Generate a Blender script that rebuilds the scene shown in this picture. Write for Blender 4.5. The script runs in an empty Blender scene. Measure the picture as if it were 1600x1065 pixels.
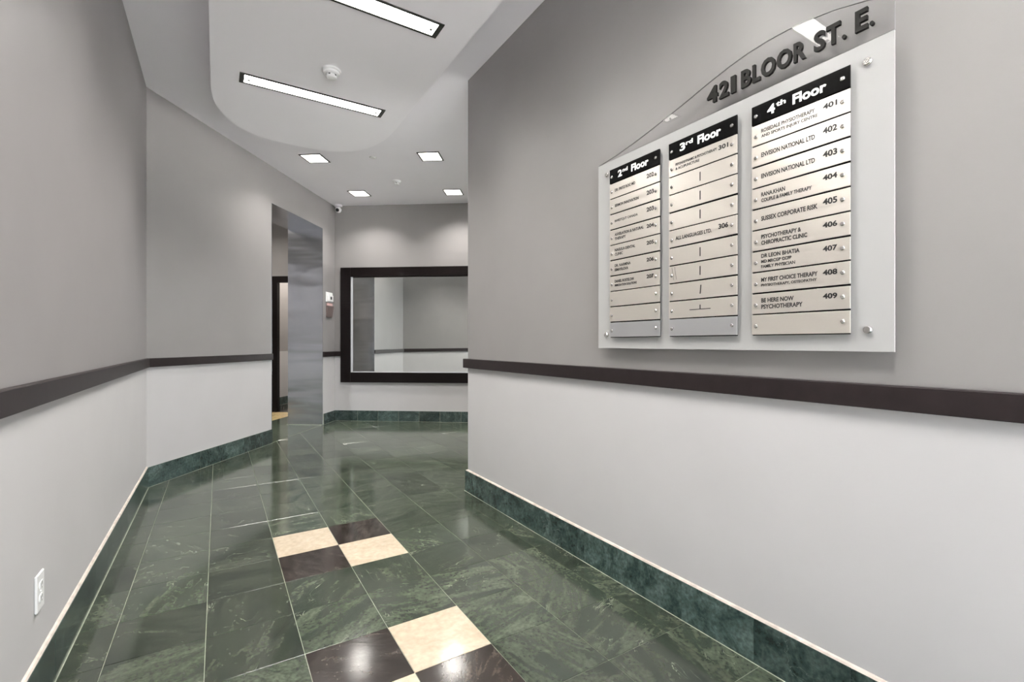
import bpy, bmesh, math, random
from mathutils import Vector, Matrix
random.seed(7)
C = bpy.context.scene.collection
scn = bpy.context.scene
S = 1.138                       # camera height in metres; plan units below are multiples of it
R = math.radians

# ---------------------------------------------------------------- camera
cam_d = bpy.data.cameras.new('camera')
cam = bpy.data.objects.new('camera', cam_d); C.objects.link(cam)
cam_d.sensor_width = 36.0
cam_d.lens = 36.0 * 737.5 / 1600.0
cam_d.shift_y = 3.5 / 1600.0
cam_d.clip_start = 0.02
cam.location = (0, 0, S)
cam.rotation_euler = (R(90), 0, R(-31.897))
scn.camera = cam

# ---------------------------------------------------------------- world, exposure
w = bpy.data.worlds.new('daylight'); scn.world = w; w.use_nodes = True
wn = w.node_tree.nodes
wn['Background'].inputs[0].default_value = (0.88, 0.94, 1.0, 1)
wn['Background'].inputs[1].default_value = 5.0
sl = bpy.data.lights.new('sun', 'SUN'); sl.energy = 150.0; sl.angle = R(.6); sl.color = (1, .985, .97)
sun = bpy.data.objects.new('sun', sl); C.objects.link(sun)      # added over the roof so the lit pavement brightens the ceiling
sun.rotation_euler = Vector((.45, -.75, -1.1)).to_track_quat('-Z', 'Y').to_euler()
scn.view_settings.view_transform = 'Standard'
scn.view_settings.look = 'None'
scn.view_settings.gamma = 1.0
scn.view_settings.use_curve_mapping = False
scn.view_settings.exposure = 0.40
K_STRIP, K_SPOT = 18.0, 13.0      # watts of each fitting's lamp
K_PASS = 26.0

# ---------------------------------------------------------------- geometry helpers
def W(x, y, z):                 # plan units -> metres (z measured from the floor, in plan units)
    return Vector((x * S, y * S, z * S))
H = 2.775                       # ceiling height in plan units
ang = R(36.6)
N2 = Vector((math.sin(ang), math.cos(ang)))      # along the diagonal wall, away
E2 = Vector((N2.y, -N2.x))                       # along the mirror wall, to the right
P0 = Vector((1.2823, 6.4108))                    # corner of diagonal and mirror wall
def Q(s, t):                    # s along the diagonal wall from P0, t to the right of it
    return P0 + N2 * s + E2 * t

def link(name, me, mat=None, parent=None, loc=None, kind=None, smooth=False):
    o = bpy.data.objects.new(name, me); C.objects.link(o)
    if mat is not None and me is not None and not me.materials:
        for m in (mat if isinstance(mat, (list, tuple)) else [mat]): me.materials.append(m)
    if parent: o.parent = parent
    if loc is not None: o.location = loc
    if kind: o['kind'] = kind
    if smooth and me:
        for p in me.polygons: p.use_smooth = True
    return o
def obj(name, bm, mat, parent=None, loc=None, kind=None, smooth=False):
    bmesh.ops.recalc_face_normals(bm, faces=bm.faces[:])
    me = bpy.data.meshes.new(name); bm.to_mesh(me); bm.free()
    return link(name, me, mat, parent, loc, kind, smooth)
def thing(name, label, cat, loc=(0, 0, 0), rz=0.0, group=None):
    o = bpy.data.objects.new(name, None); C.objects.link(o)
    o.location = loc; o.rotation_euler = (0, 0, rz); o.empty_display_size = 0.05
    o['label'] = label; o['category'] = cat
    if group: o['group'] = group
    return o
def box(bm, x0, x1, y0, y1, z0, z1, mi=0):
    v = [bm.verts.new(p) for p in ((x0,y0,z0),(x1,y0,z0),(x1,y1,z0),(x0,y1,z0),(x0,y0,z1),(x1,y0,z1),(x1,y1,z1),(x0,y1,z1))]
    for f in ((0,3,2,1),(4,5,6,7),(0,1,5,4),(1,2,6,5),(2,3,7,6),(3,0,4,7)):
        bm.faces.new([v[i] for i in f]).material_index = mi
def prism(bm, pts, z0, z1, mi=0):       # pts: world xy
    n = len(pts)
    a = [bm.verts.new((p[0], p[1], z0)) for p in pts]
    b = [bm.verts.new((p[0], p[1], z1)) for p in pts]
    bm.faces.new(a[::-1]).material_index = mi; bm.faces.new(b).material_index = mi
    for i in range(n):
        j = (i + 1) % n
        bm.faces.new((a[i], a[j], b[j], b[i])).material_index = mi
def lathe(bm, prof, seg=32, cx=0, cy=0, cz=0, M=None):   # prof [(r,z)]
    rings = []
    for r, z in prof:
        rings.append([bm.verts.new((cx + r*math.cos(2*math.pi*k/seg), cy + r*math.sin(2*math.pi*k/seg), cz + z)) for k in range(seg)])
    for a, b in zip(rings, rings[1:]):
        for k in range(seg):
            l = (k + 1) % seg
            bm.faces.new((a[k], a[l], b[l], b[k]))
    bm.faces.new(rings[0][::-1]); bm.faces.new(rings[-1])
    if M is not None:
        vs = [v for r in rings for v in r]
        bmesh.ops.transform(bm, matrix=M, verts=vs)
def bevel(bm, off, seg=1):
    bmesh.ops.bevel(bm, geom=bm.edges[:], offset=off, segments=seg, affect='EDGES')
def miter(pts, d):              # offset an open polyline (plan units) to its right by d
    out = []
    n = len(pts)
    for i, p in enumerate(pts):
        p = Vector(p)
        def nr(a, b):
            t = (Vector(b) - Vector(a)).normalized(); return Vector((t.y, -t.x))
        if i == 0: q = p + nr(pts[0], pts[1]) * d
        elif i == n - 1: q = p + nr(pts[-2], pts[-1]) * d
        else:
            a, b = nr(pts[i-1], pts[i]), nr(pts[i], pts[i+1])
            m = (a + b); q = p + m * (d / (1 + a.dot(b)))
        out.append(q)
    return out
def strip(bm, pts, prof, mi=0):         # sweep profile [(offset_m, z_m)] along polyline in plan units, to its right
    rows = []
    for d, z in prof:
        q = miter(pts, d / S)
        rows.append([bm.verts.new((p.x * S, p.y * S, z)) for p in q])
    m = len(prof)
    for k in range(m):
        a, b = rows[k], rows[(k + 1) % m]
        for i in range(len(pts) - 1):
            bm.faces.new((a[i], a[i+1], b[i+1], b[i])).material_index = mi
    bm.faces.new([r[0] for r in rows]); bm.faces.new([r[-1] for r in rows][::-1])

# ---------------------------------------------------------------- materials
def nt(name):
    m = bpy.data.materials.new(name); m.use_nodes = True
    t = m.node_tree; b = t.nodes['Principled BSDF']
    return m, t, b, t.nodes, t.links
def plain(name, col, rough=0.5, metal=0.0, spec=0.5, coat=0.0, noise=0.0, scale=8.0, bump=0.0, bscale=300.0, stretch=None):
    m, t, b, n, l = nt(name)
    b.inputs['Base Color'].default_value = (*col, 1); b.inputs['Roughness'].default_value = rough
    b.inputs['Metallic'].default_value = metal; b.inputs['Specular IOR Level'].default_value = spec
    b.inputs['Coat Weight'].default_value = coat
    tc = n.new('ShaderNodeTexCoord'); mp = n.new('ShaderNodeMapping'); l.new(tc.outputs['Object'], mp.inputs[0])
    if stretch: mp.inputs['Scale'].default_value = stretch
    if noise:
        nz = n.new('ShaderNodeTexNoise'); nz.inputs['Scale'].default_value = scale; nz.inputs['Detail'].default_value = 4
        l.new(mp.outputs[0], nz.inputs['Vector'])
        r = n.new('ShaderNodeValToRGB')
        r.color_ramp.elements[0].color = (*[c * (1 - noise) for c in col], 1); r.color_ramp.elements[0].position = .3
        r.color_ramp.elements[1].color = (*[min(1, c * (1 + noise)) for c in col], 1); r.color_ramp.elements[1].position = .7
        l.new(nz.outputs['Fac'], r.inputs[0]); l.new(r.outputs[0], b.inputs['Base Color'])
    if bump:
        nb = n.new('ShaderNodeTexNoise'); nb.inputs['Scale'].default_value = bscale; nb.inputs['Detail'].default_value = 2
        l.new(mp.outputs[0], nb.inputs['Vector'])
        bp = n.new('ShaderNodeBump'); bp.inputs['Strength'].default_value = bump; bp.inputs['Distance'].default_value = 0.002
        l.new(nb.outputs['Fac'], bp.inputs['Height']); l.new(bp.outputs[0], b.inputs['Normal'])
    return m
def emit(name, col, st):
    m, t, b, n, l = nt(name)
    b.inputs['Base Color'].default_value = (.9, .9, .9, 1); b.inputs['Emission Color'].default_value = (*col, 1)
    b.inputs['Emission Strength'].default_value = st
    return m
def marble(name, dark, mid, light, vein, veins=1.0, scale=1.0, rough=0.07, speck=.28):
    m, t, b, n, l = nt(name)
    tc = n.new('ShaderNodeTexCoord'); oi = n.new('ShaderNodeObjectInfo')
    mul = n.new('ShaderNodeVectorMath'); mul.operation = 'SCALE'
    cmb = n.new('ShaderNodeCombineXYZ')
    for k, f in enumerate((37.0, 91.0, 53.0)):
        q = n.new('ShaderNodeMath'); q.operation = 'MULTIPLY'; q.inputs[1].default_value = f
        l.new(oi.outputs['Random'], q.inputs[0]); l.new(q.outputs[0], cmb.inputs[k])
    add = n.new('ShaderNodeVectorMath'); add.operation = 'ADD'
    rot = n.new('ShaderNodeVectorRotate'); rot.rotation_type = 'Z_AXIS'
    am = n.new('ShaderNodeMath'); am.operation = 'MULTIPLY'; am.inputs[1].default_value = 61.0
    l.new(oi.outputs['Random'], am.inputs[0]); l.new(am.outputs[0], rot.inputs['Angle'])
    l.new(tc.outputs['Object'], rot.inputs['Vector'])
    l.new(rot.outputs[0], add.inputs[0]); l.new(cmb.outputs[0], add.inputs[1])
    # cloudy, streaky body
    mp = n.new('ShaderNodeMapping'); mp.inputs['Scale'].default_value = (2.2, 6.5, 4.0)
    l.new(add.outputs[0], mp.inputs[0])
    n1 = n.new('ShaderNodeTexNoise'); n1.inputs['Scale'].default_value = 2.0 * scale; n1.inputs['Detail'].default_value = 9
    n1.inputs['Roughness'].default_value = .62; n1.inputs['Distortion'].default_value = 1.1
    l.new(mp.outputs[0], n1.inputs['Vector'])
    rp = n.new('ShaderNodeValToRGB'); cr = rp.color_ramp
    cr.elements[0].position = .30; cr.elements[0].color = (*dark, 1)
    cr.elements[1].position = .74; cr.elements[1].color = (*light, 1)
    e = cr.elements.new(.5); e.color = (*mid, 1)
    l.new(n1.outputs['Fac'], rp.inputs[0])
    # fine speckle
    n3 = n.new('ShaderNodeTexNoise'); n3.inputs['Scale'].default_value = 70 * scale; n3.inputs['Detail'].default_value = 3
    l.new(add.outputs[0], n3.inputs['Vector'])
    r3 = n.new('ShaderNodeMapRange'); r3.inputs[1].default_value = .3; r3.inputs[2].default_value = .7; r3.inputs[3].default_value = 1 - speck; r3.inputs[4].default_value = 1 + speck
    l.new(n3.outputs['Fac'], r3.inputs[0])
    # thin broken veins: where a warped noise crosses one level
    mv = n.new('ShaderNodeMapping'); mv.inputs['Scale'].default_value = (1.6, 4.2, 2); mv.inputs['Rotation'].default_value = (0, 0, .7)
    l.new(add.outputs[0], mv.inputs[0])
    n2 = n.new('ShaderNodeTexNoise'); n2.inputs['Scale'].default_value = 2.2 * scale; n2.inputs['Detail'].default_value = 5; n2.inputs['Distortion'].default_value = 1.6
    l.new(mv.outputs[0], n2.inputs['Vector'])
    s1 = n.new('ShaderNodeMath'); s1.operation = 'SUBTRACT'; s1.inputs[1].default_value = .5; l.new(n2.outputs['Fac'], s1.inputs[0])
    s2 = n.new('ShaderNodeMath'); s2.operation = 'ABSOLUTE'; l.new(s1.outputs[0], s2.inputs[0])
    s3 = n.new('ShaderNodeMapRange'); s3.inputs[1].default_value = 0.0; s3.inputs[2].default_value = .0045; s3.inputs[3].default_value = 1; s3.inputs[4].default_value = 0
    l.new(s2.outputs[0], s3.inputs[0])
    n4 = n.new('ShaderNodeTexNoise'); n4.inputs['Scale'].default_value = 6; l.new(add.outputs[0], n4.inputs['Vector'])
    s4 = n.new('ShaderNodeMapRange'); s4.inputs[1].default_value = .54; s4.inputs[2].default_value = .70; s4.inputs[3].default_value = 0; s4.inputs[4].default_value = veins
    l.new(n4.outputs['Fac'], s4.inputs[0])
    s5 = n.new('ShaderNodeMath'); s5.operation = 'MULTIPLY'; s5.use_clamp = True
    l.new(s3.outputs[0], s5.inputs[0]); l.new(s4.outputs[0], s5.inputs[1])
    # whole-tile tone
    tn = n.new('ShaderNodeMapRange'); tn.inputs[3].default_value = 1 - speck; tn.inputs[4].default_value = 1 + speck
    fr = n.new('ShaderNodeMath'); fr.operation = 'MULTIPLY'; fr.inputs[1].default_value = 17.3
    fr2 = n.new('ShaderNodeMath'); fr2.operation = 'FRACT'; l.new(oi.outputs['Random'], fr.inputs[0]); l.new(fr.outputs[0], fr2.inputs[0]); l.new(fr2.outputs[0], tn.inputs[0])
    k = n.new('ShaderNodeMath'); k.operation = 'MULTIPLY'; l.new(tn.outputs[0], k.inputs[0]); l.new(r3.outputs[0], k.inputs[1])
    sc = n.new('ShaderNodeVectorMath'); sc.operation = 'SCALE'; l.new(rp.outputs[0], sc.inputs[0]); l.new(k.outputs[0], sc.inputs['Scale'])
    mx = n.new('ShaderNodeMix'); mx.data_type = 'RGBA'
    l.new(s5.outputs[0], mx.inputs['Factor']); l.new(sc.outputs[0], mx.inputs[6]); mx.inputs[7].default_value = (*vein, 1)
    l.new(mx.outputs[2], b.inputs['Base Color'])
    # polish with slight wear
    n5 = n.new('ShaderNodeTexNoise'); n5.inputs['Scale'].default_value = 3; n5.inputs['Detail'].default_value = 4; l.new(add.outputs[0], n5.inputs['Vector'])
    rr = n.new('ShaderNodeMapRange'); rr.inputs[3].default_value = rough; rr.inputs[4].default_value = rough * 2.6
    l.new(n5.outputs['Fac'], rr.inputs[0]); l.new(rr.outputs[0], b.inputs['Roughness'])
    b.inputs['IOR'].default_value = 1.68
    bp = n.new('ShaderNodeBump'); bp.inputs['Strength'].default_value = .05; bp.inputs['Distance'].default_value = .004
    l.new(n1.outputs['Fac'], bp.inputs['Height']); l.new(bp.outputs[0], b.inputs['Normal'])
    return m

M_up = plain('taupe_satin_paint', (.245, .234, .232), .40, noise=.03, scale=3, bump=.05, bscale=350)
M_lo = plain('white_wall_paint', (.485, .478, .482), .5, noise=.02, scale=3, bump=.04, bscale=350)
M_ceil_lit = plain('ceiling_paint_lit', (.955, .935, .968), .8)  # ceiling paint made paler; lighting contrast at the panel edge put into colour
M_ceil = plain('ceiling_paint', (.895, .875, .915), .8, noise=.01, scale=3)
M_rail = plain('dark_brown_rail_paint', (.018, .013, .0135), .42, spec=.25, noise=.12, scale=20)
M_frame = plain('espresso_wood', (.006, .004, .004), .35, spec=.2, noise=.3, scale=6, stretch=(1, 1, 20))
M_green = marble('green_marble', (.014, .022, .016), (.041, .052, .036), (.088, .102, .074), (.36, .38, .30))
M_greenb = marble('green_marble_skirting', (.012, .024, .022), (.038, .062, .056), (.095, .130, .120), (.35, .42, .40), .5, rough=.1, speck=.36)
M_black = marble('black_brown_marble', (.008, .006, .005), (.022, .017, .014), (.085, .070, .060), (.20, .17, .15), .4, 1.6)
M_cream = marble('cream_marble', (.42, .35, .265), (.46, .385, .295), (.50, .43, .34), (.50, .41, .30), .3, .6, rough=.06, speck=.1)
M_grout = plain('grout', (.27, .29, .23), .8, noise=.15, scale=30)
M_caulk = plain('caulk', (.52, .46, .41), .6, noise=.2, scale=25)
M_dark = plain('dark_metal_trim', (.05, .05, .045), .35, .6)
M_white = plain('white_plastic', (.78, .78, .78), .35)
M_vent = plain('detector_slot', (.03, .03, .03), .5)
M_lens = plain('camera_lens', (.01, .01, .012), .08)
M_steel = plain('brushed_steel_hardware', (.75, .74, .72), .22, 1.0)
M_plate = plain('brushed_aluminium_plate', (.56, .525, .48), .34, .6, bump=.25, bscale=60, stretch=(1, 1, 30))
M_plateg = plain('grey_aluminium_plate', (.42, .42, .43), .34, .6, bump=.25, bscale=60, stretch=(1, 1, 30))
M_blackp = plain('black_header_plate', (.004, .004, .004), .15, spec=.3)
M_white_t = plain('white_lettering', (.85, .85, .83), .5)
M_blk_t = plain('black_lettering', (.015, .014, .014), .5)
M_letter = plain('dark_cut_letter', (.012, .011, .010), .55, spec=.2)
M_emit = emit('lamp_diffuser', (1.0, .98, .93), 9.0)
M_emit2 = emit('downlight_diffuser', (1.0, .96, .88), 4.0)
M_mirror = plain('silvered_mirror', (.80, .82, .80), .01, 1.0)
M_bevel = plain('mirror_bevelled_edge', (.80, .82, .86), .25, .3)
M_frost = plain('frosted_acrylic', (.37, .37, .365), .32, noise=.01)
M_tan = marble('tan_marble', (.40, .30, .15), (.50, .38, .20), (.58, .46, .27), (.5, .4, .2), .2)
M_hold = plain('brown_plastic_holder', (.17, .13, .125), .4)
M_red = plain('dark_red_plastic', (.10, .012, .015), .4)
M_pink = plain('pale_pink_plastic', (.62, .42, .40), .5)
M_door = plain('pale_wall_paint', (.50, .46, .42), .6, noise=.02)
M_ground = plain('outdoor_paving', (.62, .61, .60), .8, noise=.15)

# brushed steel: brushed vertically, sheets slightly wavy
M_stain, t_, b_, n_, l_ = nt('brushed_stainless')
b_.inputs['Base Color'].default_value = (.58, .60, .635, 1); b_.inputs['Metallic'].default_value = 1; b_.inputs['Roughness'].default_value = .24
tc = n_.new('ShaderNodeTexCoord'); mp = n_.new('ShaderNodeMapping'); mp.inputs['Scale'].default_value = (.6, .6, 3.2)
l_.new(tc.outputs['Object'], mp.inputs[0])
nz = n_.new('ShaderNodeTexNoise'); nz.inputs['Scale'].default_value = 1.3; nz.inputs['Detail'].default_value = 1.5; l_.new(mp.outputs[0], nz.inputs['Vector'])
bp = n_.new('ShaderNodeBump'); bp.inputs['Strength'].default_value = .6; bp.inputs['Distance'].default_value = .035
l_.new(nz.outputs['Fac'], bp.inputs['Height']); l_.new(bp.outputs[0], b_.inputs['Normal'])

# clear acrylic sheet: see-through, with a surface reflection
M_clear, t_, b_, n_, l_ = nt('clear_acrylic')
n_.remove(b_)
tr = n_.new('ShaderNodeBsdfTransparent'); tr.inputs[0].default_value = (1, 1, 1, 1)
gl = n_.new('ShaderNodeBsdfGlossy'); gl.inputs['Roughness'].default_value = .015
fr = n_.new('ShaderNodeFresnel'); ge = n_.new('ShaderNodeNewGeometry'); ior = n_.new('ShaderNodeMapRange')
ior.inputs[3].default_value = 1.42; ior.inputs[4].default_value = 1.0     # one reflecting face per thin sheet
l_.new(ge.outputs['Backfacing'], ior.inputs[0]); l_.new(ior.outputs[0], fr.inputs['IOR'])
ms = n_.new('ShaderNodeMixShader')
l_.new(fr.outputs[0], ms.inputs[0]); l_.new(tr.outputs[0], ms.inputs[1]); l_.new(gl.outputs[0], ms.inputs[2])
l_.new(ms.outputs[0], n_['Material Output'].inputs[0])

# ---------------------------------------------------------------- walls
ZR = .87                        # where the two paints meet, hidden behind the rail
XL, XR = -.4225, 1.4345
YB = -1.7                       # unseen street front, drawn close behind the camera for more daylight
CL = Vector((XL, 4.1155))        # corner of left and diagonal wall
RC = Vector((XR, 2.868))         # end of the right wall
def wall(name, pieces):         # pieces: (a, b, z0, z1, thickness, side) ; thickness goes to the left of a->b
    bm = bmesh.new()
    for a, b, z0, z1, th in pieces:
        a, b = Vector(a), Vector(b); d = (b - a).normalized(); o = Vector((-d.y, d.x)) * th
        q = [a * S, b * S, (b + o) * S, (a + o) * S]
        cuts = [z0] + ([ZR] if z0 < ZR < z1 else []) + [z1]
        for c0, c1 in zip(cuts, cuts[1:]):
            prism(bm, q, c0 * S, c1 * S, 1 if c1 <= ZR + 1e-6 else 0)
    return obj(name, bm, [M_up, M_lo], kind='structure')
T = .10
# walk with the room on the right: left wall (going away), diagonal, mirror wall, ...
wall('wall_left', [((XL, YB), CL, 0, H, T)])
OP0, OP1, OPZ = -1.392, -.330, 2.408       # portal opening along the diagonal wall
TH2 = .44
wall('wall_diagonal', [(CL, Q(OP0, 0), 0, H, TH2), (Q(OP1, 0), P0, 0, H, TH2), (Q(OP0, 0), Q(OP1, 0), OPZ, H, TH2)])
LW = 3.9
wall('wall_back', [(P0, Q(0, LW), 0, H, T)])
# the wall that turns away from the corridor's right corner, parallel to the mirror wall
dRC = (RC - P0).dot(N2)
tRC = (RC - P0).dot(E2)
dm = -dRC                        # lobby depth, measured from the mirror wall
WB, WT = 1.45, 2.05               # unseen window, added at the lobby's hidden end for extra daylight
wall('wall_far_end', [(Q(0, LW), Q(-.25, LW), 0, H, T), (Q(-dm + .25, LW), Q(-dm, LW), 0, H, T),
                      (Q(-.25, LW), Q(-dm + .25, LW), 0, WB, T), (Q(-.25, LW), Q(-dm + .25, LW), WT, H, T)])
win = link('added_window', None, kind='structure')
bm = bmesh.new()
for s_ in (-.25, -dm / 2 + .02, -dm + .29):
    prism(bm, [Q(s_, LW + .02) * S, Q(s_ - .04, LW + .02) * S, Q(s_ - .04, LW + .08) * S, Q(s_, LW + .08) * S], WB * S, WT * S)
for z_ in (WB, WT - .04):
    prism(bm, [Q(-.29, LW + .025) * S, Q(-dm + .29, LW + .025) * S, Q(-dm + .29, LW + .075) * S, Q(-.29, LW + .075) * S], z_ * S, (z_ + .04) * S)
obj('added_window_frame', bm, M_dark, win)
bm = bmesh.new(); prism(bm, [Q(-.29, LW + .05) * S, Q(-dm + .29, LW + .05) * S, Q(-dm + .29, LW + .057) * S, Q(-.29, LW + .057) * S], (WB + .04) * S, (WT - .04) * S)
obj('glass_pane', bm, M_clear, win)
pr_ = [Q(dRC, LW), RC, Vector((XR, YB))]
po_ = miter(pr_, -.10)
for nm_, k_ in (('wall_return', 0), ('wall_right', 1)):
    bm = bmesh.new()
    q_ = [pr_[k_] * S, pr_[k_+1] * S, po_[k_+1] * S, po_[k_] * S]
    prism(bm, q_, 0, ZR * S, 1); prism(bm, q_, ZR * S, H * S, 0)
    obj(nm_, bm, [M_up, M_lo], kind='structure')

# unseen glazed front behind the camera, added and widened to let in daylight
bm = bmesh.new()
y0, y1 = (YB - .05) * S, YB * S
xa, xb = XL * S, XR * S
box(bm, xa - .1, xb + .1, y0, y1, 2.95, H * S)
box(bm, xa - .1, xa + .04, y0, y1, 0, 2.95); box(bm, xb - .04, xb + .1, y0, y1, 0, 2.95)
obj('wall_front', bm, M_up, kind='structure')
dr = link('added_entrance', None, kind='structure'); dr.location = (0, 0, 0)
bm = bmesh.new()
mid = (xa + xb) / 2
for x in (xa + .04, mid - .03, xb - .10): box(bm, x, x + .06, y0, y1, 0, 2.95)
box(bm, xa + .04, xb - .04, y0 + .005, y1 - .005, 2.90, 2.949); box(bm, xa + .04, xb - .04, y0 + .005, y1 - .005, 0.001, .12)
box(bm, xa + .10, xb - .10, y0 + .005, y1 - .005, 2.12, 2.17)
obj('frame', bm, M_dark, dr)
for a, b in ((xa + .10, mid - .03), (mid + .03, xb - .10)):
    bm = bmesh.new(); box(bm, a, b, y0 + .02, y0 + .028, .12, 2.12); obj('glass_pane', bm, M_clear, dr)
    bm = bmesh.new(); box(bm, a, b, y0 + .02, y0 + .028, 2.17, 2.90); obj('glass_pane', bm, M_clear, dr)
bm = bmesh.new(); box(bm, -14, 20, -22, 18, -.25, -.13); obj('ground', bm, M_ground, kind='structure')  # unseen paving, kept pale to bounce sunlight up to the ceiling

# passage behind the diagonal wall
TP = 1.58
wall('wall_passage', [(Q(-2.6, -TP), Q(2.2, -TP), 0, H, T)])
wall('wall_passage_near_end', [(Q(-2.6, -TH2), Q(-2.6, -TP), 0, H, T)])
wall('wall_passage_far_end', [(Q(2.2, -TP), Q(2.2, -TH2), 0, H, T)])
wall('wall_passage_side', [(Q(2.2, -TH2), Q(.085, -TH2), 0, H, T)])
D0, D1, DZ = -1.27, -.55, 1.972        # doorway across the passage
wall('wall_cross', [(Q(.65, -TP), Q(.65, D0), 0, H, .08), (Q(.65, D1), Q(.65, -TH2), 0, H, .08), (Q(.65, D0), Q(.65, D1), DZ, H, .08)])
def fbox(bm, s0, s1, t0, t1, z0, z1):
    prism(bm, [Q(s0, t0) * S, Q(s1, t0) * S, Q(s1, t1) * S, Q(s0, t1) * S], z0, z1)
d2 = link('door_2', None, kind='structure')
bm = bmesh.new()
fbox(bm, .635, .70, D0 + .001, D0 + .105, 0.002, DZ * S); obj('jamb', bm, M_frame, d2)
bm = bmesh.new(); fbox(bm, .635, .70, D1 - .105, D1 - .001, 0.002, DZ * S); obj('jamb', bm, M_frame, d2)
bm = bmesh.new(); fbox(bm, .635, .70, D0 + .105, D1 - .105, (DZ - .09) * S, DZ * S); obj('head', bm, M_frame, d2)

# ---------------------------------------------------------------- ceiling
bm = bmesh.new()
box(bm, -4.2, 7.5, YB * S - .2, 12.0, H * S, H * S + .12)
ceil = obj('ceiling', bm, M_ceil, kind='structure')
ZP = 2.56
KP = 1.56 / 1.65             # outline below was measured for a panel 1.65 above the eye
hw = [(0, 4.302), (.13, 4.297), (.25, 4.275), (.37, 4.215), (.465, 4.118), (.53, 4.0), (.575, 3.86), (.596, 3.72), (.602, 3.56)]
cxp = .562
def cr_sub(p, k=4):             # Catmull-Rom through the outline points
    out = []
    for i in range(len(p) - 1):
        a = Vector(p[max(i-1, 0)]) if i else Vector((-p[1][0], p[1][1])); b = Vector(p[i]); c = Vector(p[i+1])
        d = Vector(p[i+2]) if i + 2 < len(p) else c + (c - b)
        for j in range(k):
            u = j / k
            out.append(.5 * ((2*b) + (c - a)*u + (2*a - 5*b + 4*c - d)*u*u + (3*b - a - 3*c + d)*u**3))
    out.append(Vector(p[-1])); return out
half = cr_sub(hw)
yc = 1.90                        # middle of the panel along the corridor
top = [(cxp + x, y) for x, y in half] ; topl = [(cxp - x, y) for x, y in half[1:]]
bot = [(x, 2*yc - y) for x, y in top][::-1]; botl = [(x, 2*yc - y) for x, y in topl][::-1]
outline = top + bot + botl[::-1][::1][::-1][::-1] + topl[::-1]
outline = top + bot + [(x, 2*yc - y) for x, y in topl] + topl[::-1]
bm = bmesh.new(); prism(bm, [(x * S * KP, y * S * KP) for x, y in outline], ZP * S, H * S - .001)
es = [e for e in bm.edges if all(abs(v.co.z - ZP * S) < 1e-5 for v in e.verts)]
bmesh.ops.bevel(bm, geom=es, offset=.008, segments=2, affect='EDGES')
obj('dropped_panel', bm, M_ceil_lit, ceil)

# ---------------------------------------------------------------- floor
bm = bmesh.new(); box(bm, -4.2, 7.5, YB * S - .05, 12.0, -.12, -.0025)
floor = obj('floor', bm, M_grout, kind='structure')
G = .268; gx0, gy0 = .507, 2.445
def clip(poly, a, b):           # keep the right side of a->b
    out = []; a = Vector(a); b = Vector(b); d = b - a
    f = lambda p: d.x * (p.y - a.y) - d.y * (p.x - a.x)
    for i in range(len(poly)):
        p, q = poly[i], poly[(i + 1) % len(poly)]
        fp, fq = f(p), f(q)
        if fp <= 1e-9: out.append(p)
        if (fp < -1e-9 and fq > 1e-9) or (fp > 1e-9 and fq < -1e-9):
            out.append(p + (q - p) * (fp / (fp - fq)))
    return out
def area(p): return abs(sum(p[i].x * p[(i+1) % len(p)].y - p[(i+1) % len(p)].x * p[i].y for i in range(len(p)))) / 2
gp = .0011                      # half a joint, plan units
pattern = {}
for (i, j), k in {(-1, 0): 'c', (0, 0): 'b', (-1, -1): 'b', (0, -1): 'c'}.items():
    pattern[(i, j)] = k
for (i, j), k in {(-1, 0): 'b', (0, 0): 'c', (-1, -1): 'c', (0, -1): 'b'}.items():
    pattern[(i, j - 4)] = k
    pattern[(i, j - 12)] = k
for (i, j), k in {(-1, 0): 'c', (0, 0): 'b', (-1, -1): 'b', (0, -1): 'c'}.items():
    pattern[(i, j - 8)] = k; pattern[(i, j - 16)] = k
xs = [XL, -.303] + [gx0 + G * k for k in range(-2, 3)] + [1.318]
xs = [XL, -.303, -.036, .237, .507, .773, 1.048, 1.318, 1.585, 1.853, 2.121, 2.389, 2.657, 2.925]
colidx = {2: -2, 3: -1, 4: 0, 5: 1}
tiles = 0; full = {}
far_tiles = bmesh.new()
zt, zb = 0.0, -.0024
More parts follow.
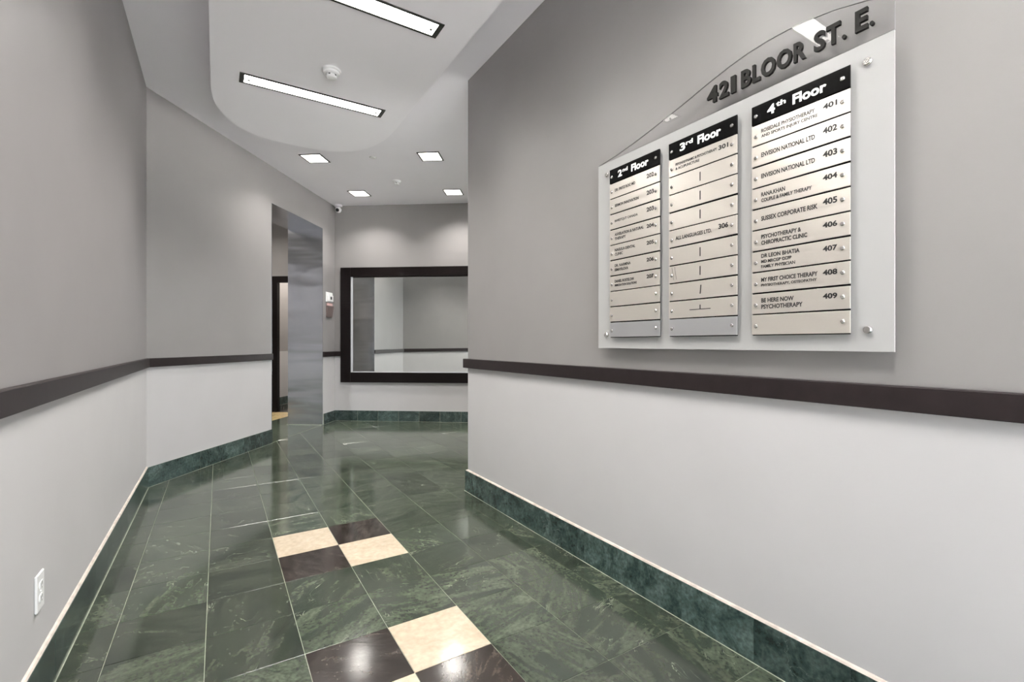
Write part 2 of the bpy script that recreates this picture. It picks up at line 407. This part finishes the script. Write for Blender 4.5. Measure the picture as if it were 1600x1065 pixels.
for ci in range(len(xs) - 1):
    xa_, xb_ = xs[ci], xs[ci + 1]
    for j in range(-18, 17):
        ya, yb = gy0 + G * j, gy0 + G * (j + 1)
        xa2, xb2 = xa_, xb_
        rows_ = [(xa2, xb2)]
        if ci == 7:
            if yb < 2.75: rows_ = [(1.318, XR)]
            elif ya < 2.80: rows_ = [(1.318, XR), (XR, xb_)]
            else: rows_ = [(1.318, xb_)]
        elif ci > 7 and yb < 2.75: continue
        for (p_, q_) in rows_:
            poly = [Vector((p_ + gp, ya + gp)), Vector((q_ - gp, ya + gp)), Vector((q_ - gp, yb - gp)), Vector((p_ + gp, yb - gp))]
            A0 = area(poly)
            poly = clip(poly, CL, P0) if poly else []
            if poly: poly = clip(poly, P0, Q(0, LW))
            if poly and yb > 2.75:
                poly = clip(poly, Q(dRC, LW), Q(dRC, tRC)) if p_ >= XR - 1e-6 or (ci == 7 and ya > 2.85) else poly
            if poly: poly = clip(poly, (1, YB), (-1, YB)) if False else poly
            if len(poly) < 3 or area(poly) < .0006 or ya < YB + .02: continue
            key = (ci - 4, j)
            kind = pattern.get(key, 'g')
            mat = {'g': M_green, 'c': M_cream, 'b': M_black}[kind]
            cx = (p_ + q_) / 2; cy = (ya + yb) / 2
            if cy < -.5:
                if kind == 'g':
                    prism(far_tiles, [v * S for v in poly], zb, zt); continue
            isfull = abs(area(poly) - A0) < 1e-9
            mk = (round(q_ - p_, 4), kind) if isfull else None
            if mk and mk in full: me = full[mk]
            else:
                b2 = bmesh.new(); prism(b2, [((v.x - cx) * S, (v.y - cy) * S) for v in poly], zb, zt)
                te = [e for e in b2.edges if all(v.co.z > -1e-6 for v in e.verts)]
                try: bmesh.ops.bevel(b2, geom=te, offset=.0007, segments=1, affect='EDGES')
                except Exception: pass
                bmesh.ops.recalc_face_normals(b2, faces=b2.faces[:])
                me = bpy.data.meshes.new('tile'); b2.to_mesh(me); b2.free(); me.materials.append(mat)
                if mk: full[mk] = me
            o = link('tile', me, None, floor, (cx * S, cy * S, 0)); tiles += 1
            o.rotation_euler = (random.gauss(0, .0007), random.gauss(0, .0007), 0)
obj('tiles', far_tiles, M_green, floor, kind='stuff')
print('TILES', tiles)
# passage floor: dark marble with a tan border tile
bm = bmesh.new(); fbox(bm, OP0 + .03, .65, -TP + .02, -.80, -.0024, 0)
obj('tile', bm, M_tan, floor)
bm = bmesh.new(); fbox(bm, OP0 + .03, OP1 - .03, -.795, -.01, -.0024, 0)
obj('tile', bm, M_green, floor)
bm = bmesh.new(); fbox(bm, OP1 - .025, .65, -.795, -TH2 - .02, -.0024, 0)
obj('tile', bm, M_green, floor)
bm = bmesh.new(); fbox(bm, -2.55, OP0 + .025, -TP + .02, -TH2 - .02, -.0024, 0)
obj('tile', bm, M_green, floor)
bm = bmesh.new(); fbox(bm, .655, 2.15, -TP + .02, -TH2 - .02, -.0024, 0)
obj('tile', bm, M_black, floor)

# ---------------------------------------------------------------- skirting of marble tiles
def skirting(name, pts, joints, hgt=.158, caulk=True):
    # pts: polyline with the room on its right ; joints: per segment, list of distances from the segment start
    bm = bmesh.new(); strip(bm, pts, [(0.0, 0.0), (.0105, 0.0), (.0105, hgt - .002), (0.0, hgt - .002)])
    root = obj(name, bm, M_grout, kind='structure')
    bm = bmesh.new(); strip(bm, pts, [(.0132, 0.0), (.0172, 0.0), (.0168, .0007), (.0132, .0007)])
    obj('grout_bead', bm, M_grout, root)
    q0 = miter(pts, .0105 / S); q1 = miter(pts, .013 / S)
    for i in range(len(pts) - 1):
        a, b = q0[i], q0[i+1]; c, d = q1[i], q1[i+1]
        L = (b - a).length
        js = [0] + [min(max(x / L, 0), 1) for x in joints[i]] + [1]
        g = .0015 / L
        for u0, u1 in zip(js, js[1:]):
            if u1 - u0 < 3 * g: continue
            w0 = 0 if u0 == 0 else g; w1 = 0 if u1 == 1 else g
            A, B = a.lerp(b, u0 + w0), a.lerp(b, u1 - w1); Cc, D = c.lerp(d, u0 + w0), c.lerp(d, u1 - w1)
            m_ = (A + B) / 2 * S
            b2 = bmesh.new(); prism(b2, [A*S - m_, B*S - m_, D*S - m_, Cc*S - m_], .001, hgt)
            obj('tile', b2, M_greenb, root, (m_.x, m_.y, 0))
    if caulk:
        bm = bmesh.new(); strip(bm, pts, [(0.0, hgt + .0002), (.010, hgt + .0002), (.006, hgt + .006), (0.0, hgt + .009)])
        obj('caulk_bead', bm, M_caulk, root)
    return root
yl = [gy0 + G * k for k in range(-19, 8)]
skirting('baseboard_left', [(XL, YB), tuple(CL)], [[y - YB for y in yl if YB + .05 < y < 4.05]], .158)
skirting('baseboard_diagonal', [tuple(CL), tuple(Q(OP0, 0))], [[.49, .76, 1.03, 1.30]], .158, False)
skirting('baseboard_back', [tuple(Q(OP1 + .02, 0)), tuple(P0), tuple(Q(0, LW))], [[], [.30, .57, .84, 1.11, 1.38, 1.65, 1.92, 2.19, 2.46, 2.73, 3.0, 3.27, 3.54]], .152, False)
ry = [2.706, 2.44, 2.175, 1.908, 1.64, 1.375, 1.107, .835, .567, .30, .03, -.24, -.51, -.78, -1.05, -1.32, -1.59, -1.86, -2.13, -2.4]
skirting('baseboard_right', [tuple(Q(dRC, LW)), tuple(RC), (XR, YB)], [[], [RC.y - y for y in ry]], .158)
skirting('baseboard_passage', [tuple(Q(-2.5, -TP)), tuple(Q(2.1, -TP))], [[.5, 1.0, 1.5, 2.0, 2.5, 3.0, 3.5, 3.9, 4.2]], .145, False)

# ---------------------------------------------------------------- dark chair rails
def rail(name, pts):
    z0, z1 = (1 - .1665) * S, (1 - .1045) * S
    bm = bmesh.new(); strip(bm, pts, [(0.0, z0), (.020, z0), (.022, z0 + .002), (.022, z1 - .003), (.019, z1), (0.0, z1)])
    return obj(name, bm, M_rail, kind='structure')
rail('trim_1', [(XL, YB + .05), tuple(CL), tuple(Q(OP0 + .001, 0))])
MF0, MF1 = .089, 2.75            # mirror frame along the back wall
rail('trim_2', [tuple(Q(OP1 + .004, 0)), tuple(P0), tuple(Q(0, MF0 - .001))])
rail('trim_3', [tuple(Q(0, MF1 + .001)), tuple(Q(0, LW)), tuple(Q(dRC, LW)), tuple(RC), (XR, YB + .05)])

# ---------------------------------------------------------------- steel-lined portal
door = link('door_1', None, kind='structure')
e_ = .004
bm = bmesh.new(); fbox(bm, OP1 - e_, OP1 - .0005, -TH2, .004, 0.001, OPZ * S); obj('jamb_panel', bm, M_stain, door)
bm = bmesh.new(); fbox(bm, OP0 + .0005, OP0 + e_, -TH2, .004, 0.001, OPZ * S); obj('jamb_panel', bm, M_stain, door)
bm = bmesh.new(); fbox(bm, OP0 + e_, OP1 - e_, -TH2, .004, OPZ * S - .004, OPZ * S - .0005); obj('soffit_panel', bm, M_stain, door)

# ---------------------------------------------------------------- wall mirror
mir = thing('wall_mirror', 'large wall mirror in a wide near-black wooden frame on the far wall', 'mirror', (*(Q(0, MF0) * S), 0), -ang)
# local axes: x along the wall to the right, y into the wall (away), z up
def mbox(name, x0, x1, z0, z1, d0, d1, mat, bev=.0, parent=mir):
    bm = bmesh.new(); box(bm, x0, x1, -d1, -d0, z0, z1)
    if bev: bevel(bm, bev)
    return obj(name, bm, mat, parent)
MW = (MF1 - MF0) * S
zb0, zb1, zi0, zi1 = (1 - .503) * S, (1 + .974) * S, (1 - .374) * S, (1 + .855) * S
fw = .132 * S
for nm, a, b, c, d in (('frame_stile', 0, fw, zb0, zb1), ('frame_stile', MW - fw, MW, zb0, zb1), ('frame_rail', fw, MW - fw, zi1, zb1), ('frame_rail', fw, MW - fw, zb0, zi0)):
    mbox(nm, a, b, c, d, .001, .034, M_frame, .003)
bw_ = .030
mbox('mirror_glass', fw + bw_, MW - fw - bw_, zi0 + .014, zi1 - .012, .002, .010, M_mirror)
mbox('bevelled_edge', fw, fw + bw_ - .012, zi0, zi1, .002, .011, M_bevel)
mbox('bevelled_edge', fw + bw_ - .009, fw + bw_ - .0005, zi0 + .014, zi1, .002, .011, M_bevel)
mbox('bevelled_edge', MW - fw - bw_, MW - fw, zi0, zi1, .002, .011, M_bevel)
mbox('bevelled_edge', fw + bw_, MW - fw - bw_, zi0, zi0 + .0135, .002, .011, M_bevel)
mbox('bevelled_edge', fw + bw_, MW - fw - bw_, zi1 - .0115, zi1, .002, .011, M_frame)

# ---------------------------------------------------------------- ceiling lights
def area_lamp(name, parent, loc, sx, sy, watts, col, spread=125):
    L = bpy.data.lights.new(name, 'AREA'); L.shape = 'RECTANGLE'; L.size = sx; L.size_y = sy
    L.energy = watts; L.color = col; L.spread = R(spread)
    o = bpy.data.objects.new(name, L); C.objects.link(o); o.parent = parent; o.location = loc
    return o
def strip_light(x, y, label):
    t = thing('strip_light', label, 'ceiling light', (x * S * KP, y * S * KP, ZP * S), 0, 'long narrow strip lights in the dropped panel')
    hx, hy = .895 * S * KP / 2, .124 * S * KP / 2
    f1 = .013
    bm = bmesh.new()
    box(bm, -hx, hx, -hy, -hy + f1, -.006, .0); box(bm, -hx, hx, hy - f1, hy, -.006, .0)
    box(bm, -hx, -hx + .028, -hy + f1, hy - f1, -.006, .0); box(bm, hx - .028, hx, -hy + f1, hy - f1, -.006, .0)
    obj('frame', bm, M_dark, t)
    bm = bmesh.new(); box(bm, -hx + .028, hx - .028, -hy + f1, hy - f1, -.003, -.0005)
    obj('diffuser', bm, M_emit, t)
    for sx_ in (-1, 1):
        bm = bmesh.new(); lathe(bm, [(.008, -.004), (.009, -.010), (.006, -.014)], 12, sx_ * (hx - .055), 0, 0)
        obj('lamp_clip', bm, M_dark, t)
    area_lamp('strip_lamp', t, (0, 0, -.0075), 2*hx - .06, 2*hy - .03, K_STRIP, (1, .965, .91))
strip_light(.5585, 3.372, 'long white strip light nearest the rounded end of the dropped ceiling panel')
strip_light(.5485, 2.322, 'long white strip light cut by the top edge of the picture')
for k, y in enumerate((1.272, .222)):
    strip_light(.5485, y, ('strip light just above the top edge of the picture, mirrored in the clear sign', 'strip light overhead, above the camera')[k])
def spot(p, label):
    t = thing('square_downlight', label, 'ceiling light', (p[0] * S, p[1] * S, H * S), -ang, 'square recessed downlights of the lobby')
    h = .212 * S / 2; f1 = .015
    bm = bmesh.new()
    box(bm, -h, h, -h, -h + f1, -.005, 0); box(bm, -h, h, h - f1, h, -.005, 0)
    box(bm, -h, -h + f1, -h + f1, h - f1, -.005, 0); box(bm, h - f1, h, -h + f1, h - f1, -.005, 0)
    obj('frame', bm, M_dark, t)
    bm = bmesh.new(); box(bm, -h + f1, h - f1, -h + f1, h - f1, -.003, -.0005); obj('diffuser', bm, M_emit2, t)
    area_lamp('downlight_lamp', t, (0, 0, -.0065), 2*h - .03, 2*h - .03, K_SPOT, (1, .955, .90), 120)
A = Vector((.787, 4.851)); v1 = Vector((.925, -.632)); v2 = Vector((.633, .855))
spot(A, 'square downlight just beyond the rounded panel end, on the left')
spot(A + v1, 'square downlight near the right corridor corner, level with the sprinkler cap')
spot(A + v2, 'glaring round-looking downlight closest to the mirror and the camera dome')
spot(A + v1 + v2, 'square downlight half hidden by the right corridor corner, near the mirror')
spot(A + v1 * 2.1, 'downlight deep in the lobby, hidden behind the right wall')
spot(A + v1 * 2.1 + v2, 'downlight deep in the lobby near the mirror, behind the right wall')
# unseen lamps, added to brighten the passage and what the steel reflects
p = Q(-.5, -1.05); t = thing('added_passage_lamp', 'unseen lamp added to light the passage behind the steel portal', 'ceiling light', (p.x * S, p.y * S, H * S), -ang)
bm = bmesh.new(); box(bm, -.13, .13, -.13, .13, -.004, 0); obj('diffuser', bm, M_emit2, t)
area_lamp('downlight_lamp', t, (0, 0, -.006), .2, .2, K_PASS, (1, .94, .85), 160)
p = Q(-1.9, -1.0); t = thing('added_passage_lamp', 'unseen lamp added at the near end of the passage to brighten the steel portal', 'ceiling light', (p.x * S, p.y * S, H * S), -ang)
bm = bmesh.new(); box(bm, -.13, .13, -.13, .13, -.004, 0); obj('diffuser', bm, M_emit2, t)
area_lamp('downlight_lamp', t, (0, 0, -.006), .2, .2, K_PASS * 1.5, (.97, .98, 1), 110)
p = Q(1.5, -1.0); t = thing('added_passage_lamp', 'unseen lamp added to light the wall beyond the dark-framed passage doorway', 'ceiling light', (p.x * S, p.y * S, H * S), -ang)
bm = bmesh.new(); box(bm, -.13, .13, -.13, .13, -.004, 0); obj('diffuser', bm, M_emit2, t)
area_lamp('downlight_lamp', t, (0, 0, -.006), .2, .2, K_PASS * 1.8, (1, .92, .82), 160)

# ---------------------------------------------------------------- detectors, sprinkler, camera
def detector(x, y, z, k, label):
    t = thing('smoke_detector', label, 'smoke detector', (x * S, y * S, z * S))
    bm = bmesh.new(); lathe(bm, [(.062*k, 0), (.062*k, -.008*k), (.058*k, -.013*k)], 40); obj('base', bm, M_white, t, smooth=False)
    bm = bmesh.new(); lathe(bm, [(.052*k, -.013*k), (.051*k, -.026*k), (.044*k, -.031*k), (.040*k, -.033*k)], 40); obj('collar', bm, M_white, t)
    bm = bmesh.new(); lathe(bm, [(.034*k, -.033*k), (.034*k, -.045*k)], 32); obj('core', bm, M_white, t)
    for i in range(10):
        a0 = 2 * math.pi * i / 10 + .15
        if i % 2: continue
        bm = bmesh.new()
        r0, r1 = .0342 * k, .0348 * k
        pts = [(r0 * math.cos(a0 + d), r0 * math.sin(a0 + d)) for d in (0, .12, .24, .36)] + [(r1 * math.cos(a0 + d), r1 * math.sin(a0 + d)) for d in (.36, .24, .12, 0)]
        prism(bm, pts, -.043*k, -.035*k); obj('vent_slot', bm, M_vent, t)
    bm = bmesh.new(); lathe(bm, [(.036*k, -.045*k), (.036*k, -.049*k), (.030*k, -.056*k), (.012*k, -.060*k)], 32); obj('cap', bm, M_white, t)
detector(.582 * KP, 3.0 * KP, ZP, .95, 'white smoke detector between the two strip lights on the dropped panel')
detector(1.66, 5.05, H, .82, 'small white detector on the lobby ceiling between the glaring and half-hidden downlights')
t = thing('sprinkler_cap', 'small flat round sprinkler cover plate on the lobby ceiling', 'sprinkler', (1.254 * S, 4.531 * S, H * S))
bm = bmesh.new(); lathe(bm, [(.036, 0), (.036, -.003)], 32); obj('ring', bm, plain('sprinkler_ring', (.33, .33, .33), .4), t)
bm = bmesh.new(); lathe(bm, [(.031, -.003), (.031, -.007), (.029, -.008)], 32); obj('cover', bm, M_white, t)

pc = Q(-.055, .075)
t = thing('security_camera', 'small white security camera under the ceiling in the far wall corner', 'camera', (pc.x * S, pc.y * S, H * S), R(-30)); t.scale = (1.2, 1.2, 1.2)
bm = bmesh.new(); lathe(bm, [(.046, 0), (.046, -.022), (.041, -.026)], 28); obj('mount', bm, M_white, t)
bm = bmesh.new(); box(bm, -.012, .012, -.010, .010, -.04, -.026); obj('bracket', bm, M_white, t)
bm = bmesh.new(); bmesh.ops.create_uvsphere(bm, u_segments=24, v_segments=16, radius=.037, matrix=Matrix.Translation((0, -.004, -.062))); bd = obj('housing', bm, M_white, t, smooth=True)
bm = bmesh.new(); lathe(bm, [(.021, 0), (.021, .006), (.018, .008)], 24, M=Matrix.Translation((0, -.0375, -.072)) @ Matrix.Rotation(R(105), 4, 'X')); obj('lens', bm, M_lens, bd)

# ---------------------------------------------------------------- call box and holder on the stub of the diagonal wall
M2 = Matrix.Translation((*(P0 * S), 0)) @ Matrix.Rotation(math.pi/2 - ang, 4, 'Z')   # local +x along the wall away, -y into the room
def onstub(name, s0, s1, z0, z1, d0, d1, mat, parent, bev=0):
    bm = bmesh.new(); box(bm, s0 * S, s1 * S, -d1, -d0, (1 + z0) * S, (1 + z1) * S)
    if bev: bevel(bm, bev)
    return obj(name, bm, mat, parent)
def stub_thing(name, label, cat):
    t = thing(name, label, cat, (P0.x * S, P0.y * S, 0), math.pi/2 - ang); return t
t = stub_thing('call_box', 'white wall call box with a dark square display beside the steel portal', 'intercom')
onstub('back_plate', -.255, -.085, .515, .640, .001, .014, M_white, t, .003)
bx = onstub('housing', -.225, -.10, .525, .605, .014, .034, M_white, t, .004)
onstub('display', -.180, -.140, .550, .585, .034, .0355, M_vent, bx)
t = stub_thing('brochure_holder', 'brownish translucent leaflet holder below the white call box', 'holder')
onstub('back_plate', -.240, -.090, .325, .495, .001, .006, M_hold, t)
bm = bmesh.new()
a_ = [(-.235, .33), (-.10, .33), (-.09, .47), (-.245, .47)]
v0 = [bm.verts.new((x * S, -.0065, (1 + z) * S)) for x, z in a_]; v1_ = [bm.verts.new((x * S, -(.018 if z < .4 else .038), (1 + z) * S)) for x, z in a_]
bm.faces.new(v0); bm.faces.new(v1_)
for i in range(4): bm.faces.new((v0[i], v0[(i+1) % 4], v1_[(i+1) % 4], v1_[i]))
obj('pocket', bm, M_hold, t)
onstub('leaflet', -.235, -.10, .4705, .505, .008, .020, M_pink, t)

# fire alarm station on the passage wall
t = thing('alarm_station', 'dark red alarm pull station under a pale plate, seen through the portal doorway', 'alarm', (*(Q(1.17, -TP) * S), 0), math.pi/2 - ang)
def al(name, x0, x1, z0, z1, d0, d1, m):
    bm = bmesh.new(); box(bm, x0, x1, -d1, -d0, z0, z1); bevel(bm, .002); obj(name, bm, m, t)
al('notice_plate', -.09, .09, (1 + .165) * S, (1 + .29) * S, .001, .008, M_pink)
al('housing', -.07, .09, (1 + .02) * S, (1 + .155) * S, .001, .05, M_red)
al('pull_handle', -.03, .04, (1 + .07) * S, (1 + .11) * S, .051, .058, M_white)

# ---------------------------------------------------------------- power outlet, left wall
t = thing('power_outlet', 'white duplex power outlet low on the left wall', 'outlet', (XL * S, 1.796 * S, (1 - .684) * S))
bm = bmesh.new(); box(bm, .0005, .007, -.036, .036, -.058, .058); bevel(bm, .0022, 2); obj('cover_plate', bm, M_white, t)
for sz in (-1, 1):
    bm = bmesh.new(); zc = sz * .020
    pts = []
    for k in range(16):
        a = 2 * math.pi * k / 16; pts.append((.017 * math.cos(a), max(-.0125, min(.0125, .017 * math.sin(a)))))
    vs0 = [bm.verts.new((.007, y, zc + z)) for y, z in pts]; vs1 = [bm.verts.new((.0092, y, zc + z)) for y, z in pts]
    bm.faces.new(vs0); bm.faces.new(vs1)
    for k in range(16): bm.faces.new((vs0[k], vs0[(k+1) % 16], vs1[(k+1) % 16], vs1[k]))
    r_ = obj('receptacle', bm, M_white, t)
    bm = bmesh.new(); box(bm, .0092, .0096, -.0075, -.0055, zc - .002, zc + .007); box(bm, .0092, .0096, .0055, .0075, zc - .002, zc + .007)
    box(bm, .0092, .0096, -.002, .002, zc - .010, zc - .006); obj('slot', bm, M_vent, r_)
bm = bmesh.new(); lathe(bm, [(.0032, 0), (.0028, .0012)], 12, M=Matrix.Translation((.0070, 0, 0)) @ Matrix.Rotation(R(90), 4, 'Y')); obj('screw', bm, M_steel, t)

# ---------------------------------------------------------------- directory sign on the right wall
sign = thing('directory_sign', 'building directory of brushed metal name plates on a frosted board with an arched clear top', 'sign', (XR * S, 1.012 * S, S))
# sign space: a = plan Y (reading direction is falling a), z = height above the camera in plan units, d = distance from the wall in metres
def L(a, z, d): return Vector((-d, (a - 1.012) * S, z * S))
DW = (XR - 1.40) * S         # front of the acrylic board
DP = (XR - 1.385) * S        # front of the plates
def slab(name, pts, d0, d1, mat, parent=sign, bev=0, edge=0):
    bm = bmesh.new()
    a = [bm.verts.new(L(p[0], p[1], d0)) for p in pts]; b = [bm.verts.new(L(p[0], p[1], d1)) for p in pts]
    bm.faces.new(a); bm.faces.new(b)
    for i in range(len(pts)): j = (i + 1) % len(pts); bm.faces.new((a[i], a[j], b[j], b[i])).material_index = edge
    if bev: bevel(bm, bev)
    return obj(name, bm, mat, parent)
def rect(a0, a1, z0, z1): return [(a0, z0), (a1, z0), (a1, z1), (a0, z1)]
slab('frosted_panel', rect(1.54, .484, -.0215, .765), DW - .006, DW, M_frost, bev=.0008)
arc = [(1.54, .7655), (1.44, .777), (1.339, .794), (1.25, .813), (1.163, .833), (1.07, .856), (.997, .876), (.924, .893), (.86, .903), (.80, .908), (.74, .908), (.692, .904), (.616, .892), (.547, .873), (.484, .852), (.484, .7655)]
slab('clear_arched_panel', arc, DW - .006, DW, [M_clear, plain('acrylic_cut_edge', (.20, .20, .195), .3)], edge=1)
_tc = {}
def text_mesh(s, bold):
    k = (s, bold)
    if k not in _tc:
        cu = bpy.data.curves.new('t', 'FONT'); cu.body = s; cu.size = 1; cu.resolution_u = 3; cu.offset = bold; cu.extrude = .5
        o = bpy.data.objects.new('t', cu); C.objects.link(o)
        dg = bpy.context.evaluated_depsgraph_get(); me = bpy.data.meshes.new_from_object(o.evaluated_get(dg))
        vs = [v.co.copy() for v in me.vertices]; fs = [tuple(p.vertices) for p in me.polygons]
        bpy.data.objects.remove(o); bpy.data.curves.remove(cu); bpy.data.meshes.remove(me)
        x0 = min(v.x for v in vs); x1 = max(v.x for v in vs); y0 = min(v.y for v in vs); y1 = max(v.y for v in vs)
        _tc[k] = ([((v.x - x0) / (x1 - x0), (v.y - y0) / (y1 - y0), v.z) for v in vs], fs)
    return _tc[k]
def add_text(bm, s, a0, a1, z0, z1, d0, d1, bold=.02):
    vs, fs = text_mesh(s, bold)
    V = [bm.verts.new(L(a0 + (a1 - a0) * x, z0 + (z1 - z0) * y, d0 if z < 0 else d1)) for x, y, z in vs]
    for f in fs:
        try: bm.faces.new([V[i] for i in f])
        except ValueError: pass
# street name: separately mounted letters
LT = [('4', .998, .959), ('2', .953, .920), ('1', .912, .896), ('B', .877, .845), ('L', .840, .816), ('O', .813, .770), ('O', .766, .723), ('R', .718, .685), ('S', .664, .636), ('T', .633, .599), ('.', .595, .586), ('E', .565, .537), ('.', .533, .524)]
for ch, a0, a1 in LT:
    bm = bmesh.new(); z1 = .797 + (.054 if ch != '.' else .011)
    add_text(bm, ch, a0, a1, .797, z1, DW + .0005, DW + .011, .035); obj('letter', bm, M_letter, sign)
def screw(a, z, d, r, parent, ln=.004):
    bm = bmesh.new()
    lathe(bm, [(r, 0), (r, ln * .6), (r * .72, ln)], 14, M=Matrix.Translation(L(a, z, d)) @ Matrix.Rotation(R(-90), 4, 'Y'))
    return obj('screw', bm, M_steel, parent)
for a, z in ((1.483, .712), (.539, .713), (1.486, .035), (.539, .034)):
    bm = bmesh.new()
    lathe(bm, [(.009, 0), (.009, DW - .0062)], 16, M=Matrix.Translation(L(a, z, .0002)) @ Matrix.Rotation(R(-90), 4, 'Y')); 
    lathe(bm, [(.0115, 0), (.0115, .007), (.009, .010)], 20, M=Matrix.Translation(L(a, z, DW + .0002)) @ Matrix.Rotation(R(-90), 4, 'Y')); obj('standoff', bm, M_steel, sign)
top_z, hb, bot_z = .719, .6585, .0215
rows2 = [('202', [('DR. FRITZ ROC MD', .112, 1.0)]), ('203', [('SERMON INNOVATION', .130, 1.0)]), ('203', [('INVESTQUT CANADA', .125, 1.0)]),
         ('204', [('AXXELATION & NATURAL', .155, 1.0), ('THERAPY', .062, 1.0)]), ('205', [('NAGULA DENTAL', .112, 1.0), ('CLINIC', .045, 1.0)]),
         ('206', [('DR. NARMINA', .088, 1.0), ('ISMAYILOVA', .075, 1.0)]), ('207', [('DANIEL ROSTELOW', .105, 1.0), ('IMMIGRATION SOLUTIONS', .120, .85)]), None, None, None]
rows3 = [('301', [('PSYCHODYNAMIC & PSYCHOTHERAPY', .165, .8), ('& ACUPUNCTURE', .098, .8)]), '|', '|', '|', ('306', [('ALL LANGUAGES LTD.', .145, 1.15)]), '|', '|', '/', 'T', None]
rows4 = [('401', [('ROSEDALE PHYSIOTHERAPY', .150, 1.0), ('AND SPORTS INJURY CENTRE', .157, 1.0)]), ('402', [('ENVISION NATIONAL LTD', .150, 1.2)]), ('403', [('ENVISION NATIONAL LTD', .150, 1.2)]),
         ('404', [('RANA.KHAN', .070, 1.1), ('COUPLE & FAMILY THERAPY', .142, .95)]), ('405', [('SUSSEX CORPORATE RISK', .157, 1.2)]), ('406', [('PSYCHOTHERAPY &', .114, 1.1), ('CHIROPRACTIC CLINIC', .130, 1.1)]),
         ('407', [('DR LEON BHATIA', .110, 1.15), ('MD MRCGP CCFP', .088, .9), ('FAMILY PHYSICIAN', .098, .9)]), ('408', [('MY FIRST CHOICE THERAPY', .157, 1.1), ('PHYSIOTHERAPY, OSTEOPATHY', .155, .8)]),
         ('409', [('BE HERE NOW', .094, 1.15), ('PSYCHOTHERAPY', .118, 1.15)]), None]
for ci, (aL, aR, hd, rows) in enumerate(((1.455, 1.193, ('2', 'nd'), rows2), (1.151, .886, ('3', 'rd'), rows3), (.838, .573, ('4', 'th'), rows4))):
    # dark backing strip seen in the gaps
    slab('backing_strip', rect(aL - .0012, aR + .0012, bot_z + .002, top_z - .002), DP - .0075, DP - .0045, M_blackp)
    for ar in (aL - .0135, aR + .0175):
        for zz in (.05, .37, .69):
            bm = bmesh.new(); lathe(bm, [(.006, 0), (.006, DP - .0078 - DW)], 12, M=Matrix.Translation(L(ar, zz, DW + .0001)) @ Matrix.Rotation(R(-90), 4, 'Y'))
            obj('spacer', bm, M_steel, sign)
    h = slab('header_plate', rect(aL, aR, hb + .0035, top_z), DP - .004, DP, M_blackp, bev=.0004)
    h['label'] = 'black header plate reading ' + hd[0] + hd[1] + ' Floor'
    bm = bmesh.new()
    add_text(bm, hd[0], aL - .048, aL - .071, hb + .018, hb + .046, DP + .0001, DP + .0008, .035)
    add_text(bm, hd[1], aL - .074, aL - .102, hb + .032, hb + .047, DP + .0001, DP + .0008, .03)
    add_text(bm, 'Floor', aL - .121, aL - .209, hb + .018, hb + .047, DP + .0001, DP + .0008, .035)
    obj('lettering', bm, M_white_t, h, kind='stuff')
    screw(aL - .0135, hb + .028, DP + .0001, .0066, h); screw(aR + .0175, hb + .032, DP + .0001, .0066, h)
    pitch = (hb - bot_z) / 10
    for k, row in enumerate(rows):
        zt_, zb_ = hb - pitch * k, hb - pitch * (k + 1)
        jit = random.uniform(-.0006, .0006); til = random.uniform(-.0006, .0006)
        pts = [(aL, zb_ + .0042 + jit), (aR, zb_ + .0048 + jit + til), (aR, zt_ - .0002 + jit + til), (aL, zt_ - .0002 + jit)]
        grey = (k == 9 and ci < 2)
        pl = slab('name_plate', pts, DP - .004, DP, M_plateg if grey else M_plate, bev=.0004)
        if grey: pl['label'] = 'blank plate of greyer metal at the foot of its column'
        zc = (zt_ + zb_ + .0035) / 2
        screw(aL - .0135, zc - .004, DP + .0001, .0066, pl); screw(aR + .0175, zc + .002, DP + .0001, .0066, pl)
        if row is None: continue
        bm = bmesh.new(); d0, d1 = DP + .0001, DP + .0006
        if isinstance(row, str):
            ac = aL - .131
            def bar(a0, a1, z0, z1, sk=0):
                vs = [bm.verts.new(L(a, z, d)) for d in (d0, d1) for a, z in ((a0, z0), (a1, z0), (a1 - sk, z1), (a0 - sk, z1))]
                for f in ((0,1,2,3),(4,5,6,7),(0,1,5,4),(1,2,6,5),(2,3,7,6),(3,0,4,7)): bm.faces.new([vs[i] for i in f])
            if row == '|': bar(ac + .0019, ac - .0019, zc - .015, zc + .015)
            if row == '/': bar(ac + .0019, ac - .0019, zc - .015, zc + .015, .003)
            if row == 'T': bar(ac + .0019, ac - .0019, zc - .002, zc + .012); bar(ac + .042, ac - .040, zc - .0045, zc - .002)
            obj('lettering', bm, M_blk_t, pl, kind='stuff')
            if ci == 1 and k == 6:
                bm = bmesh.new()
                for a_0 in (aL - .022, aL - .034):
                    bar(a_0 + .001, a_0 - .001, zc - .020, zc + .026, -.008)
                obj('scratch', bm, plain('scratch_grey', (.22, .2, .18), .5), pl)
            continue
        num, lines = row
        add_text(bm, num, aL - .200, aL - .235, zc - .004 + (.004 if len(lines) > 1 else .002), zc + .013 + (.002 if len(lines) > 1 else .002), d0, d1, .035)
        n_l = len(lines)
        hs = [.0115 * f for _, _, f in lines] if n_l < 3 else [.0105 * f for _, _, f in lines]
        tot = sum(hs) + .0058 * (n_l - 1); zz = zc + tot / 2
        for (s_, wd, f), hh in zip(lines, hs):
            add_text(bm, s_, aL - .030, aL - .030 - wd, zz - hh, zz, d0, d1, .028)
            zz -= hh + .0058
        obj('lettering', bm, M_blk_t, pl, kind='stuff')
